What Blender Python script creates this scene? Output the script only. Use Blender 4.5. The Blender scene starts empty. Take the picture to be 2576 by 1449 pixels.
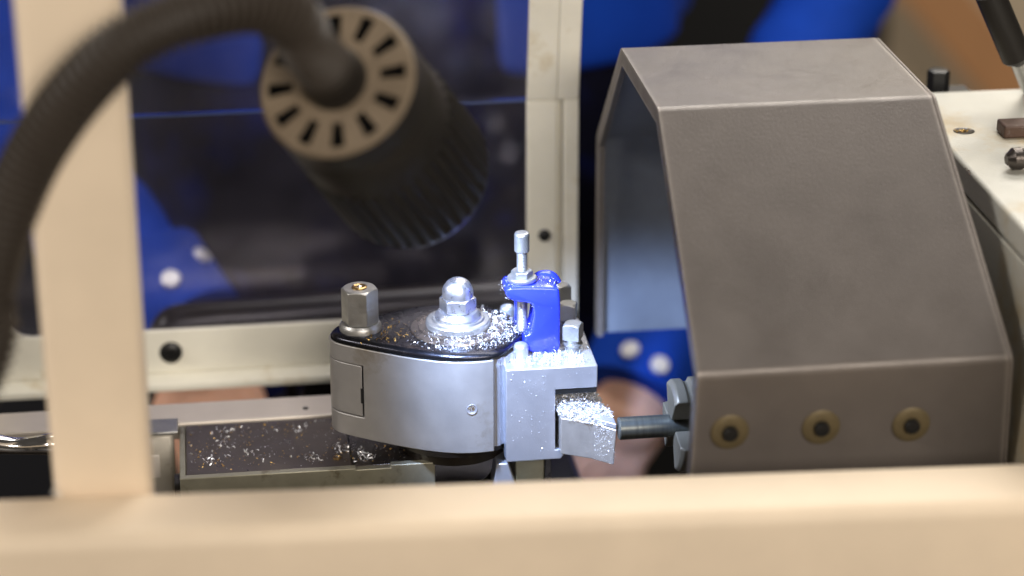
import bpy, bmesh, math, random
from mathutils import Vector, Matrix, noise
random.seed(7)
S = bpy.context.scene
COL = S.collection
R = math.radians

# ------------------------------------------------------------------ camera
FPX = 85 / 36 * 2576                      # focal length in picture units (picture 2576 x 1449)
yaw, pit, roll, DIST = R(7.3), R(22), R(0.25), 1.34
FW = Vector((math.sin(yaw)*math.cos(pit), math.cos(yaw)*math.cos(pit), -math.sin(pit)))
r0 = Vector((math.cos(yaw), -math.sin(yaw), 0)); u0 = r0.cross(FW)
RT = r0*math.cos(roll) - u0*math.sin(roll)
UP = u0*math.cos(roll) + r0*math.sin(roll)
CAM = -FW*DIST
cd = bpy.data.cameras.new('camera'); cam = bpy.data.objects.new('camera', cd); COL.objects.link(cam)
cd.sensor_width = 36; cd.lens = 85; cd.clip_start = 0.02; cd.clip_end = 60
cam.matrix_world = Matrix(((RT.x, UP.x, -FW.x, CAM.x), (RT.y, UP.y, -FW.y, CAM.y), (RT.z, UP.z, -FW.z, CAM.z), (0, 0, 0, 1)))
cd.dof.use_dof = True; cd.dof.focus_distance = 1.332; cd.dof.aperture_fstop = 3.0
S.camera = cam

def P(U, V, x=None, y=None, z=None, d=None):
    """picture position + one known coordinate (from what the thing touches) -> point in metres"""
    k = FW + RT*((U-1288)/FPX) - UP*((V-724.5)/FPX)
    if x is not None: t = (x-CAM.x)/k.x
    elif y is not None: t = (y-CAM.y)/k.y
    elif z is not None: t = (z-CAM.z)/k.z
    else: t = d
    return CAM + k*t

# ------------------------------------------------------------------ light
W = bpy.data.worlds.new('World'); S.world = W; W.use_nodes = True
bg = W.node_tree.nodes['Background']; bg.inputs[0].default_value = (1.0, 0.90, 0.80, 1); bg.inputs[1].default_value = 0.06
def area(name, loc, target, sx, sy, power, color):
    l = bpy.data.lights.new(name, 'AREA'); l.shape = 'RECTANGLE'; l.size = sx; l.size_y = sy
    l.energy = power; l.color = color
    o = bpy.data.objects.new(name, l); COL.objects.link(o); o.location = loc
    o.rotation_euler = (Vector(target)-Vector(loc)).to_track_quat('-Z', 'Y').to_euler()
    return o
area('overhead_light', (0.45, 0.45, 1.6), (0.1, 0.05, 0), 1.2, 0.4, 17, (1.0, 0.97, 0.93))
area('overhead_light', (0.95, 2.1, 1.95), (0.2, 0.2, 0.1), 1.4, 0.5, 34, (1.0, 0.97, 0.92))  # unseen lamp, added far behind for sheen on the top faces
area('overhead_light', (1.35, 1.9, 2.2), (1.2, 2.3, 0), 0.9, 0.4, 22, (1.0, 0.88, 0.72))  # unseen lamp, added to brighten the far wall and board
area('window_light', (0.5, -3.1, 1.35), (0, 0, 0), 1.5, 0.7, 78, (1.0, 0.91, 0.81))
area('window_light', (-2.6, -0.5, 1.5), (0.2, 0, 0), 1.2, 0.7, 42, (1.0, 0.95, 0.90))
S.view_settings.view_transform = 'Standard'; S.view_settings.look = 'None'
S.view_settings.exposure = 0.0; S.view_settings.gamma = 1
S.render.engine = 'CYCLES'

# ------------------------------------------------------------------ materials
def lin(r, g, b):
    f = lambda c: (c/255/12.92) if c/255 <= 0.04045 else ((c/255+0.055)/1.055)**2.4
    return (f(r), f(g), f(b))
MATS = {}
def mat(name, col, rough=0.5, metal=0.0, var=0.0, var_scale=60, bump=0.0, bump_scale=400, spots=None, spot_scale=40,
        spot_amt=0.55, coat=0.0, rough_var=0.0, spec=0.5, sss=0.0, stretch=None):
    m = bpy.data.materials.new(name); m.use_nodes = True; MATS[name] = m
    nt = m.node_tree; N = nt.nodes; L = nt.links; b = N['Principled BSDF']
    b.inputs['Roughness'].default_value = rough; b.inputs['Metallic'].default_value = metal
    b.inputs['Specular IOR Level'].default_value = spec
    if coat: b.inputs['Coat Weight'].default_value = coat; b.inputs['Coat Roughness'].default_value = 0.12
    if sss:
        b.inputs['Subsurface Weight'].default_value = sss; b.inputs['Subsurface Scale'].default_value = 0.004
        b.inputs['Subsurface Radius'].default_value = (1, .4, .2)
    tc = N.new('ShaderNodeTexCoord'); src = tc.outputs['Object']
    if stretch:
        mp = N.new('ShaderNodeMapping'); mp.inputs['Scale'].default_value = stretch; L.new(src, mp.inputs[0]); src = mp.outputs[0]
    def nz(scale, detail=4, rgh=0.6):
        n = N.new('ShaderNodeTexNoise'); n.inputs['Scale'].default_value = scale; n.inputs['Detail'].default_value = detail
        n.inputs['Roughness'].default_value = rgh; L.new(src, n.inputs['Vector']); return n.outputs['Fac']
    c = (*col, 1); b.inputs['Base Color'].default_value = c; out = None
    if var:
        r = N.new('ShaderNodeValToRGB'); L.new(nz(var_scale), r.inputs[0])
        r.color_ramp.elements[0].position = 0.3; r.color_ramp.elements[1].position = 0.72
        r.color_ramp.elements[0].color = tuple(max(0, x*(1-var)) for x in col)+(1,)
        r.color_ramp.elements[1].color = tuple(min(1, x*(1+var)) for x in col)+(1,)
        out = r.outputs[0]
    if spots:
        r = N.new('ShaderNodeValToRGB'); L.new(nz(spot_scale, 6, 0.65), r.inputs[0])
        r.color_ramp.elements[0].position = spot_amt; r.color_ramp.elements[1].position = min(1, spot_amt+0.14)
        r.color_ramp.elements[0].color = (0, 0, 0, 1); r.color_ramp.elements[1].color = (.85, .85, .85, 1)
        mx = N.new('ShaderNodeMix'); mx.data_type = 'RGBA'; L.new(r.outputs[0], mx.inputs[0])
        mx.inputs[6].default_value = c
        if out: L.new(out, mx.inputs[6])
        mx.inputs[7].default_value = (*spots, 1); out = mx.outputs[2]
    if out: L.new(out, b.inputs['Base Color'])
    if rough_var:
        mr = N.new('ShaderNodeMapRange'); L.new(nz(var_scale*1.7), mr.inputs[0])
        mr.inputs[1].default_value = .3; mr.inputs[2].default_value = .7
        mr.inputs[3].default_value = max(0.02, rough-rough_var); mr.inputs[4].default_value = min(1, rough+rough_var)
        L.new(mr.outputs[0], b.inputs['Roughness'])
    if bump:
        bp = N.new('ShaderNodeBump'); bp.inputs['Strength'].default_value = bump; bp.inputs['Distance'].default_value = 0.0006
        L.new(nz(bump_scale, 3), bp.inputs['Height']); L.new(bp.outputs[0], b.inputs['Normal'])
    return m
mat('cream', (.80, .66, .49), 0.6, var=0.04, var_scale=25, bump=0.12, bump_scale=900)
mat('cream_dirty', (.86, .83, .71), 0.45, var=0.07, var_scale=22, bump=0.15, bump_scale=700, spots=lin(190, 166, 112), spot_scale=14, spot_amt=0.56)
mat('headstock_paint', (.63, .62, .55), 0.36, var=0.05, var_scale=30, bump=0.5, bump_scale=520, spots=lin(196, 178, 142), spot_scale=13, spot_amt=0.50)
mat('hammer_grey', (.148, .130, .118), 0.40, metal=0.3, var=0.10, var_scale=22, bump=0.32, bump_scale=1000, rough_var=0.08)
mat('guard_inside', lin(140, 146, 156), 0.5, var=0.06, var_scale=80, bump=0.4, bump_scale=700)
mat('black_plastic', lin(30, 27, 24), 0.45, bump=0.2, bump_scale=900, spec=0.35)
mat('lit_cap_plastic', lin(122, 108, 90), 0.6, var=0.1, var_scale=120, spec=0.3)  # lamp cap face: the light falling on it is put into the colour
mat('neck_plastic', lin(62, 55, 48), 0.55, spec=0.35)
mat('black_void', (0.004, 0.004, 0.004), 0.9, spec=0.1)
mat('satin_steel', lin(150, 147, 144), 0.45, metal=0.55, var=0.10, var_scale=38, bump=0.14, bump_scale=1500, rough_var=0.10, spots=lin(116, 105, 86), spot_scale=20, spot_amt=0.56)
mat('ground_steel', lin(190, 192, 199), 0.36, metal=0.75, var=0.04, var_scale=50, bump=0.08, bump_scale=1600, rough_var=0.07)
mat('bright_steel', lin(210, 210, 214), 0.32, metal=0.93, var=0.08, var_scale=180, bump=0.15, bump_scale=700, rough_var=0.1)
mat('dull_steel', lin(166, 165, 162), 0.40, metal=0.85, var=0.12, var_scale=110, bump=0.2, bump_scale=800, rough_var=0.1, spots=lin(112, 104, 88), spot_scale=60, spot_amt=0.64)
mat('dark_steel', lin(92, 86, 82), 0.34, metal=0.9, var=0.1, var_scale=60, bump=0.12, bump_scale=1200, rough_var=0.12)
mat('blued_steel', lin(58, 58, 64), 0.26, metal=0.9, var=0.15, var_scale=70, bump=0.06, bump_scale=900, rough_var=0.1, spots=lin(96, 90, 84), spot_scale=55, spot_amt=0.6)
mat('worn_plate', lin(120, 112, 106), 0.30, metal=0.9, var=0.2, var_scale=120, bump=0.1, bump_scale=900, rough_var=0.12)
mat('oily_black', lin(30, 25, 20), 0.3, metal=0.2, var=0.3, var_scale=120)
mat('slide_top', lin(84, 76, 70), 0.36, metal=0.55, var=0.14, var_scale=40, bump=0.1, bump_scale=900, rough_var=0.1, spots=lin(112, 100, 90), spot_scale=130, spot_amt=0.63)
mat('slide_edge', lin(150, 146, 128), 0.42, metal=0.6, var=0.14, var_scale=70, spots=lin(88, 76, 52), spot_scale=60, spot_amt=0.56)
mat('cast_grey', lin(182, 176, 164), 0.45, metal=0.25, var=0.1, var_scale=60, spots=lin(104, 88, 62), spot_scale=45, spot_amt=0.6, bump=0.2, bump_scale=500)
mat('rail_grey', lin(206, 196, 184), 0.4, metal=0.3, var=0.05, var_scale=30)
mat('tool_steel', lin(172, 166, 158), 0.38, metal=0.7, var=0.1, var_scale=90, bump=0.12, bump_scale=900, rough_var=0.1)
mat('brass', lin(176, 146, 96), 0.3, metal=0.95, var=0.12, var_scale=300)
mat('swarf', (0.92, 0.92, 0.94), 0.36, metal=0.75)
mat('yellow_zinc', lin(104, 92, 66), 0.5, metal=0.4, var=0.1, var_scale=200)
mat('pane_fold', (.07, .10, .22), 0.3)
mat('swarf_brass', lin(206, 168, 96), 0.32, metal=0.85)
mat('blue_enamel', lin(38, 50, 188), 0.22, var=0.06, var_scale=80, coat=0.5, spots=(0.62, 0.62, 0.7), spot_scale=300, spot_amt=0.66, bump=0.2, bump_scale=260)
mat('chrome', (0.75, 0.73, 0.70), 0.14, metal=1.0)
mat('black_screw', (0.012, 0.012, 0.012), 0.4, metal=0.3)
mat('chuck_steel', lin(116, 109, 94), 0.4, metal=0.5, var=0.1, var_scale=60, rough_var=0.1, stretch=(1, .2, .2))
mat('rod_steel', lin(104, 106, 100), 0.38, metal=0.85, var=0.18, var_scale=500, stretch=(1, .06, .06), bump=0.2, bump_scale=900)
mat('jacket_blue', lin(8, 58, 158), 0.85, var=0.12, var_scale=18, bump=0.4, bump_scale=300, spec=0.2)
mat('trousers_navy', lin(18, 19, 42), 0.9, var=0.3, var_scale=9, spec=0.15, spots=lin(16, 34, 118), spot_scale=11, spot_amt=0.50)
mat('shirt_black', lin(16, 16, 32), 0.9, var=0.3, var_scale=9, spec=0.15, spots=lin(16, 30, 96), spot_scale=11, spot_amt=0.52)
mat('skin', lin(236, 182, 152), 0.5, var=0.08, var_scale=30, sss=0.15)
mat('snap_metal', (0.74, 0.71, 0.70), 0.42, metal=0.5)
mat('white_cloth', lin(200, 200, 205), 0.8)
mat('wood', lin(206, 152, 104), 0.55, var=0.12, var_scale=6, stretch=(1, 1, 0.15))
mat('wall_beige', lin(206, 190, 164), 0.8, var=0.05, var_scale=3)
mat('cabinet_dark', lin(46, 46, 50), 0.5, var=0.1, var_scale=4)
mat('rust_bar', lin(92, 72, 62), 0.55, metal=0.3, var=0.2, var_scale=160, spots=lin(130, 124, 120), spot_scale=260, spot_amt=0.6, bump=0.4, bump_scale=500)
mat('floor_grey', lin(96, 92, 86), 0.7, var=0.1, var_scale=3)
mat('label_white', lin(216, 208, 198), 0.5, spots=lin(170, 70, 60), spot_scale=130, spot_amt=0.58)
mat('sealant', (0.75, 0.72, 0.66), 0.15)
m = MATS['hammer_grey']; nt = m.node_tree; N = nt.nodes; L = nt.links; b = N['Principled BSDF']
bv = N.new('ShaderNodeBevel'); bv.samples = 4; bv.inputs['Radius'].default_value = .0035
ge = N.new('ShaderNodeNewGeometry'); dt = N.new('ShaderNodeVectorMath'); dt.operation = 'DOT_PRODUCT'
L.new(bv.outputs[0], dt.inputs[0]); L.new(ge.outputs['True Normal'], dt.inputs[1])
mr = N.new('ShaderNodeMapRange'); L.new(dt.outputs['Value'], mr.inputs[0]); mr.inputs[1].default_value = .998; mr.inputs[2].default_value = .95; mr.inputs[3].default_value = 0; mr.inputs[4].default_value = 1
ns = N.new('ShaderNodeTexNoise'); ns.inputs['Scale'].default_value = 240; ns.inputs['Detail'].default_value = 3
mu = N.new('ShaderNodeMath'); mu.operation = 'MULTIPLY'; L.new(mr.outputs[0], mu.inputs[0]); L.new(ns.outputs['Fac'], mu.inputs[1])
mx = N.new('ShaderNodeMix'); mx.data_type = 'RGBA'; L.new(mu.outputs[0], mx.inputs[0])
lk0 = b.inputs['Base Color'].links[0].from_socket; L.new(lk0, mx.inputs[6]); mx.inputs[7].default_value = (.46, .41, .37, 1); L.new(mx.outputs[2], b.inputs['Base Color'])  # paler paint along worn edges, with their highlights put into the colour
# polycarbonate window: thin sheet, lightly scratched and hazy
m = bpy.data.materials.new('polycarbonate'); m.use_nodes = True; MATS['polycarbonate'] = m
nt = m.node_tree; N = nt.nodes; L = nt.links
for n in list(N): N.remove(n)
o_ = N.new('ShaderNodeOutputMaterial'); tr = N.new('ShaderNodeBsdfTransparent'); tr.inputs[0].default_value = (.93, .93, .97, 1)
gl = N.new('ShaderNodeBsdfGlossy'); gl.inputs['Roughness'].default_value = 0.12; gl.inputs[0].default_value = (.9, .9, 1, 1)
df = N.new('ShaderNodeBsdfDiffuse'); df.inputs[0].default_value = (.45, .42, .55, 1)
fr = N.new('ShaderNodeFresnel'); fr.inputs[0].default_value = 1.45
m1 = N.new('ShaderNodeMixShader'); m2 = N.new('ShaderNodeMixShader')
tc = N.new('ShaderNodeTexCoord'); nz_ = N.new('ShaderNodeTexNoise'); nz_.inputs['Scale'].default_value = 14; nz_.inputs['Detail'].default_value = 8
nz_.inputs['Roughness'].default_value = 0.7
mr = N.new('ShaderNodeMapRange'); mr.inputs[1].default_value = .35; mr.inputs[2].default_value = .75; mr.inputs[3].default_value = .006; mr.inputs[4].default_value = .05
L.new(tc.outputs['Object'], nz_.inputs[0]); L.new(nz_.outputs['Fac'], mr.inputs[0])
L.new(mr.outputs[0], m1.inputs[0]); L.new(tr.outputs[0], m1.inputs[1]); L.new(df.outputs[0], m1.inputs[2])
L.new(fr.outputs[0], m2.inputs[0]); L.new(m1.outputs[0], m2.inputs[1]); L.new(gl.outputs[0], m2.inputs[2]); L.new(m2.outputs[0], o_.inputs[0])

# ------------------------------------------------------------------ helpers
WL = {}
def tag(o, label, cat, group=None):
    o['label'] = label; o['category'] = cat
    if group: o['group'] = group
    return o
def thing(name, loc, label, cat, group=None):
    o = bpy.data.objects.new(name, None); o.empty_display_size = 0.01; COL.objects.link(o)
    o.location = loc; WL[o] = Vector(loc)
    return tag(o, label, cat, group)
def obj(name, bm, material, parent=None, bevel=0, seg=2, ang=35, origin=None, solid=0, sub=0, smooth=True):
    """link a bmesh built in world coordinates as ONE mesh object"""
    bmesh.ops.recalc_face_normals(bm, faces=bm.faces)
    if origin is None:
        if parent is not None: origin = WL[parent]
        else:
            n = len(bm.verts); lo = Vector((min(v.co.x for v in bm.verts)+max(v.co.x for v in bm.verts), min(v.co.y for v in bm.verts)+max(v.co.y for v in bm.verts), 0))/2
            lo.z = min(v.co.z for v in bm.verts); origin = lo
    origin = Vector(origin)
    for v in bm.verts: v.co -= origin
    me = bpy.data.meshes.new(name); bm.to_mesh(me); bm.free()
    me.materials.append(MATS[material])
    if smooth:
        me.shade_smooth(); me.set_sharp_from_angle(angle=R(ang))
    o = bpy.data.objects.new(name, me); COL.objects.link(o); WL[o] = origin
    if parent is not None:
        o.parent = parent; o.location = origin - WL[parent]
    else: o.location = origin
    if bevel:
        b = o.modifiers.new('b', 'BEVEL'); b.width = bevel; b.segments = seg; b.limit_method = 'ANGLE'; b.angle_limit = R(40); b.harden_normals = False
    if solid:
        s = o.modifiers.new('s', 'SOLIDIFY'); s.thickness = solid; s.offset = 0
    if sub:
        s = o.modifiers.new('u', 'SUBSURF'); s.levels = sub; s.render_levels = sub
    return o
def copy_at(o, delta):
    c = o.copy(); COL.objects.link(c); c.location = Vector(o.location)+Vector(delta); WL[c] = WL[o]+Vector(delta); c.parent = o.parent
    for ch in list(o.children):
        k = ch.copy(); COL.objects.link(k); k.parent = c; WL[k] = WL[ch]+Vector(delta)
    return c
def B(): return bmesh.new()
def box(bm, x0, x1, y0, y1, z0, z1):
    v = [bm.verts.new((x, y, z)) for z in (z0, z1) for y in (y0, y1) for x in (x0, x1)]
    for f in ((0, 1, 3, 2), (4, 6, 7, 5), (0, 4, 5, 1), (2, 3, 7, 6), (0, 2, 6, 4), (1, 5, 7, 3)): bm.faces.new([v[i] for i in f])
    return bm
def prism(bm, poly, a0, a1, axis='z', sc0=1.0, sc1=1.0):
    """extrude a 2-D outline; axis z: (x,y), axis x: (y,z), axis y: (x,z)"""
    n = len(poly); cx = sum(p[0] for p in poly)/n; cy = sum(p[1] for p in poly)/n
    def mk(p, a, s):
        q = (cx+(p[0]-cx)*s, cy+(p[1]-cy)*s)
        return {'z': (q[0], q[1], a), 'x': (a, q[0], q[1]), 'y': (q[0], a, q[1])}[axis]
    A = [bm.verts.new(mk(p, a0, sc0)) for p in poly]; Bv = [bm.verts.new(mk(p, a1, sc1)) for p in poly]
    for i in range(n): bm.faces.new((A[i], A[(i+1) % n], Bv[(i+1) % n], Bv[i]))
    bm.faces.new(A[::-1]); bm.faces.new(Bv)
    return bm
def frame_of(axis):
    w = Vector(axis).normalized(); t = Vector((0, 0, 1)) if abs(w.z) < 0.9 else Vector((1, 0, 0))
    a = t.cross(w).normalized(); return a, w.cross(a), w
def lathe(bm, prof, c, axis=(0, 0, 1), seg=48, mod=None, closed=True):
    """revolve [(radius, along)] about an axis through c; mod(k, r, i) may change radius per angle"""
    a, b, w = frame_of(axis); c = Vector(c); rings = []
    for i, (r, h) in enumerate(prof):
        ring = []
        for k in range(seg):
            t = 2*math.pi*k/seg; rr = mod(k, r, i) if mod else r
            ring.append(bm.verts.new(c + w*h + (a*math.cos(t)+b*math.sin(t))*rr))
        rings.append(ring)
    for i in range(len(rings)-1):
        for k in range(seg): bm.faces.new((rings[i][k], rings[i][(k+1) % seg], rings[i+1][(k+1) % seg], rings[i+1][k]))
    if closed: bm.faces.new(rings[0][::-1]); bm.faces.new(rings[-1])
    return bm
def catmull(pts, n=8, loop=False):
    pts = [Vector(p) for p in pts]; out = []; m = len(pts)
    g = (lambda i: pts[i % m]) if loop else (lambda i: pts[max(0, min(m-1, i))])
    for i in range(m if loop else m-1):
        p0, p1, p2, p3 = g(i-1), g(i), g(i+1), g(i+2)
        for k in range(n):
            t = k/n
            out.append(0.5*((2*p1)+(p2-p0)*t+(2*p0-5*p1+4*p2-p3)*t*t+(3*p1-p0-3*p2+p3)*t**3))
    if not loop: out.append(pts[-1])
    return out
def tube(bm, pts, rad, seg=12, cap=True):
    pts = [Vector(p) for p in pts]; rf = rad if callable(rad) else (lambda t: rad); rings = []; n = len(pts); prev = None
    for i, p in enumerate(pts):
        w = (pts[min(n-1, i+1)]-pts[max(0, i-1)]).normalized()
        if prev is None: a, b, _ = frame_of(w)
        else: a = (prev-w*prev.dot(w)).normalized(); b = w.cross(a)
        prev = a; r = rf(i/(n-1))
        rings.append([bm.verts.new(p+(a*math.cos(2*math.pi*k/seg)+b*math.sin(2*math.pi*k/seg))*r) for k in range(seg)])
    for i in range(n-1):
        for k in range(seg): bm.faces.new((rings[i][k], rings[i][(k+1) % seg], rings[i+1][(k+1) % seg], rings[i+1][k]))
    if cap: bm.faces.new(rings[0][::-1]); bm.faces.new(rings[-1])
    return bm
def hexhead(bm, c, Rr, z0, z1, rot=0, sides=6, chamf=0.55, ns=6, both=False):
    """chamfered hexagon (or square) head with the curved bites a turned chamfer leaves"""
    ap = Rr*math.cos(math.pi/sides); rin = ap*0.97; top = []; mid = []; bot = []; botin = []
    for s in range(sides):
        a0 = rot+2*math.pi*s/sides; a1 = rot+2*math.pi*(s+1)/sides
        p = Vector((math.sin(a0), -math.cos(a0)))*Rr; q = Vector((math.sin(a1), -math.cos(a1)))*Rr
        for k in range(ns):
            v = p.lerp(q, k/ns); r = v.length
            mid.append(bm.verts.new((c[0]+v.x, c[1]+v.y, z1-(r-rin)*chamf)))
            bot.append(bm.verts.new((c[0]+v.x, c[1]+v.y, z0+((r-rin)*chamf if both else 0))))
            i = v*(rin/r); top.append(bm.verts.new((c[0]+i.x, c[1]+i.y, z1)))
            if both: botin.append(bm.verts.new((c[0]+i.x, c[1]+i.y, z0)))
    n = len(top)
    for k in range(n):
        j = (k+1) % n
        bm.faces.new((bot[k], bot[j], mid[j], mid[k])); bm.faces.new((mid[k], mid[j], top[j], top[k]))
        if both: bm.faces.new((botin[k], botin[j], bot[j], bot[k]))
    bm.faces.new(top); bm.faces.new((botin if both else bot)[::-1])
    return bm
def chips(bm, spots, size=(0.0012, 0.005), width=(0.0002, 0.0006), tight=(0.0004, 0.0016)):
    """curled ribbons of swarf lying at the given points"""
    for p in spots:
        p = Vector(p); ln = random.uniform(*size)**1.0; w = random.uniform(*width); r = random.uniform(*tight)
        d = Vector((random.gauss(0, 1), random.gauss(0, 1), random.gauss(0, .35))).normalized()
        a, b, _ = frame_of(d); n = random.choice((3, 4, 5, 6)); turn = random.uniform(.6, 4.5); ph = random.uniform(0, 6.28)
        prev = None; w3 = d*w
        if random.random() < .35: w3 = (a*random.uniform(-1, 1)+b*random.uniform(-1, 1)+d)*w
        for k in range(n+1):
            t = k/n; an = ph+turn*t
            q = p + d*(t-.5)*ln*0.7 + a*math.cos(an)*r + b*math.sin(an)*r
            e = (bm.verts.new(q-w3+a*math.sin(an)*w*.5), bm.verts.new(q+w3-b*math.cos(an)*w*.5))
            if prev: bm.faces.new((prev[0], prev[1], e[1], e[0]))
            prev = e
    return bm
def grit(bm, spots, size=(0.0003, 0.001)):
    for p in spots:
        s = random.uniform(*size); v = [bm.verts.new(Vector(p)+Vector((random.uniform(-1, 1), random.uniform(-1, 1), random.uniform(-.3, .9)))*s) for _ in range(4)]
        for f in ((0, 1, 2), (0, 2, 3), (0, 3, 1), (1, 3, 2)): bm.faces.new([v[i] for i in f])
    return bm
def stuff(name, bm, material, label, cat):
    o = obj(name, bm, material, None, smooth=False); o['kind'] = 'stuff'; return tag(o, label, cat)
def rounded(x0, x1, y0, y1, r, n=5):
    out = []
    for cx, cy, a in ((x1-r, y0+r, -90), (x1-r, y1-r, 0), (x0+r, y1-r, 90), (x0+r, y0+r, 180)):
        for k in range(n+1): t = R(a+90*k/n); out.append((cx+r*math.cos(t), cy+r*math.sin(t)))
    return out

# ================================================================== the place
bm = B(); box(bm, -3, 3.2, 2.6, 2.66, -1.1, 2.0); w_ = obj('wall', bm, 'wall_beige'); w_['kind'] = 'structure'
bm = B(); box(bm, -3, 3.2, -4.2, 2.6, -1.13, -1.1); w_ = obj('floor', bm, 'floor_grey'); w_['kind'] = 'structure'

# ---- lathe base and bed
bed = thing('lathe_bed', (0, 0.02, -1.1), 'dark grey lathe bed and cabinet beneath the slides', 'lathe bed')
obj('cabinet', box(B(), -.75, .75, -.42, .2, -1.1, -.30), 'cabinet_dark', bed, bevel=.006)
obj('chip_tray', box(B(), -.8, .8, -.45, .235, -.2995, -.285), 'cabinet_dark', bed, bevel=.003)
for y0 in (-.085, .085):
    obj('way', box(B(), -.7, .30, y0-.028, y0+.028, -.2845, -.215), 'dark_steel', bed, bevel=.003)
obj('web', box(B(), -.7, .30, -.0565, .0565, -.2845, -.24), 'oily_black', bed)

# ---- saddle and cross slide
sad = thing('cross_slide', (-.06, .01, -.2145), 'oily dark cross slide saddle with brass chips under the tool holder', 'cross slide')
obj('saddle', box(B(), -.19, .055, -.15, .135, -.2145, -.165), 'oily_black', sad, bevel=.004)
obj('slide_base', box(B(), -.115, .012, -.105, .10, -.1645, -.1225), 'slide_edge', sad, bevel=.002)
obj('swivel_disc', lathe(B(), [(.04, -.1222), (.04, -.1105)], (-.05, .012, 0), seg=40), 'oily_black', sad)
obj('gib_block', prism(B(), [(-.0145, -.1105), (-.001, -.1105), (-.006, -.0945), (-.0125, -.0945)], -.027, -.012, 'y'), 'ground_steel', sad, bevel=.0006)
obj('stop_block', box(B(), .0, .0165, -.012, .03, -.1222, -.0985), 'slide_edge', sad, bevel=.0008)
obj('stop_edge', box(B(), .0168, .0205, -.012, .03, -.1222, -.0975), 'blued_steel', sad, bevel=.0004)
obj('stop_post', box(B(), -.012, -.0005, -.0115, .03, -.1222, -.1106), 'slide_edge', sad)
obj('chip_ledge', box(B(), -.056, .002, -.1045, -.034, -.1223, -.1130), 'oily_black', sad, bevel=.0008)
pts = [(random.uniform(-.052, .0), random.uniform(-.10, -.04), -.1126) for _ in range(420)]
stuff('brass_chips', chips(B(), pts, (.0015, .004)), 'swarf_brass', 'golden chips heaped on the ledge just behind the front rail', 'chips')

# ---- compound (top) slide
ZS = -.095
cs = thing('compound_slide', (-.115, .012, -.1104), 'dark flat compound slide strewn with chips left of tool post', 'slide')
obj('top_plate', box(B(), -.1845, -.0925, -.0165, .0485, -.1095, ZS), 'slide_top', cs, bevel=.0006)
obj('top_plate', box(B(), -.0922, -.048, -.0165, .0485, -.1095, ZS-.0004), 'dark_steel', cs, bevel=.0006)
# front edge strip with the relieved notch in it
yF = -.0215
pr = [(-.188, -.1103), (-.0465, -.1103), (-.0465, ZS+.0012), (-.0712, ZS+.0012), (-.0712, ZS-.0006), (-.0905, ZS-.0006), (-.0905, ZS+.0004), (-.188, ZS+.0004)]
obj('front_edge', prism(B(), pr, yF, -.0168, 'y'), 'slide_edge', cs, bevel=.0005)
obj('left_edge', box(B(), -.188, -.1848, -.0166, .0485, -.1103, ZS-.0003), 'slide_edge', cs, bevel=.0004)
obj('dovetail', box(B(), -.185, -.05, -.012, .045, -.1104, -.1096), 'oily_black', cs)
obj('lower_slide', prism(B(), [(-.018, -.135), (.047, -.135), (.043, -.1106), (-.0135, -.1106)], -.186, -.0915, 'x'), 'slide_edge', cs, bevel=.0005)
hub = P(848, 1152, z=ZS)
obj('oil_cup', lathe(B(), [(.0026, ZS+.0001), (.0026, ZS+.0006), (.0017, ZS+.0008), (.0013, ZS+.0002)], (hub.x, hub.y, 0), seg=20), 'brass', cs)
obj('oil_ball', lathe(B(), [(.0012, ZS+.0003), (.0011, ZS+.0008), (.0006, ZS+.0012)], (hub.x, hub.y, 0), seg=12), 'chrome', cs)
br = obj('end_bracket', prism(B(), [(.030, -.16), (.052, -.16), (.052, ZS+.001), (.037, ZS+.001), (.034, -.104)], -.2065, -.1915, 'x'), 'cast_grey', cs, bevel=.0025, seg=3)
obj('bracket_lip', box(B(), -.2085, -.1886, .0345, .0532, ZS+.0012, ZS+.0032), 'dull_steel', cs, bevel=.0006)
obj('bracket_boss', lathe(B(), [(.015, -.1914), (.015, -.1882)], (0, .0, -.118), (1, 0, 0), 32), 'oily_black', cs)
obj('scale_plate', box(B(), -.2061, -.2000, .0305, .0325, -.1185, -.1045), 'label_white', br, bevel=.0004)
# crank lever of the top slide
hp = [P(-90, 1100, y=0.0), P(0, 1118, y=0.0), P(60, 1122, y=0.0), P(130, 1117, y=0.0), P(215, 1114, y=0.012), P(270, 1116, y=0.03), P(310, 1120, y=0.041)]
obj('crank_boss', lathe(B(), [(.011, -.252), (.013, -.248), (.013, -.2068)], (0, .0435, -.122), (1, 0, 0), 28), 'dull_steel', cs)
hr = lambda t: .0078 - .0030*math.sin(min(1, t*1.7)*math.pi) if t < .6 else .0065
obj('crank_lever', tube(B(), catmull(hp, 6), hr, 20), 'chrome', cs)

# ---- pale rail behind the compound slide
ra = thing('rear_rail', (-.25, .072, -.2145), 'pale grey flat rail running behind the compound slide', 'rail')
obj('rail_bar', box(B(), -.50, -.05, .0535, .082, -.106, -.0955), 'rail_grey', ra, bevel=.001)
for x in (-.12, -.42): obj('rail_foot', box(B(), x-.02, x+.02, .058, .078, -.2145, -.1062), 'oily_black', ra)
obj('rail_screw', lathe(B(), [(.0017, -.0956), (.0017, -.0952)], (-.1145, .064, 0), seg=12), 'black_screw', ra)

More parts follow.
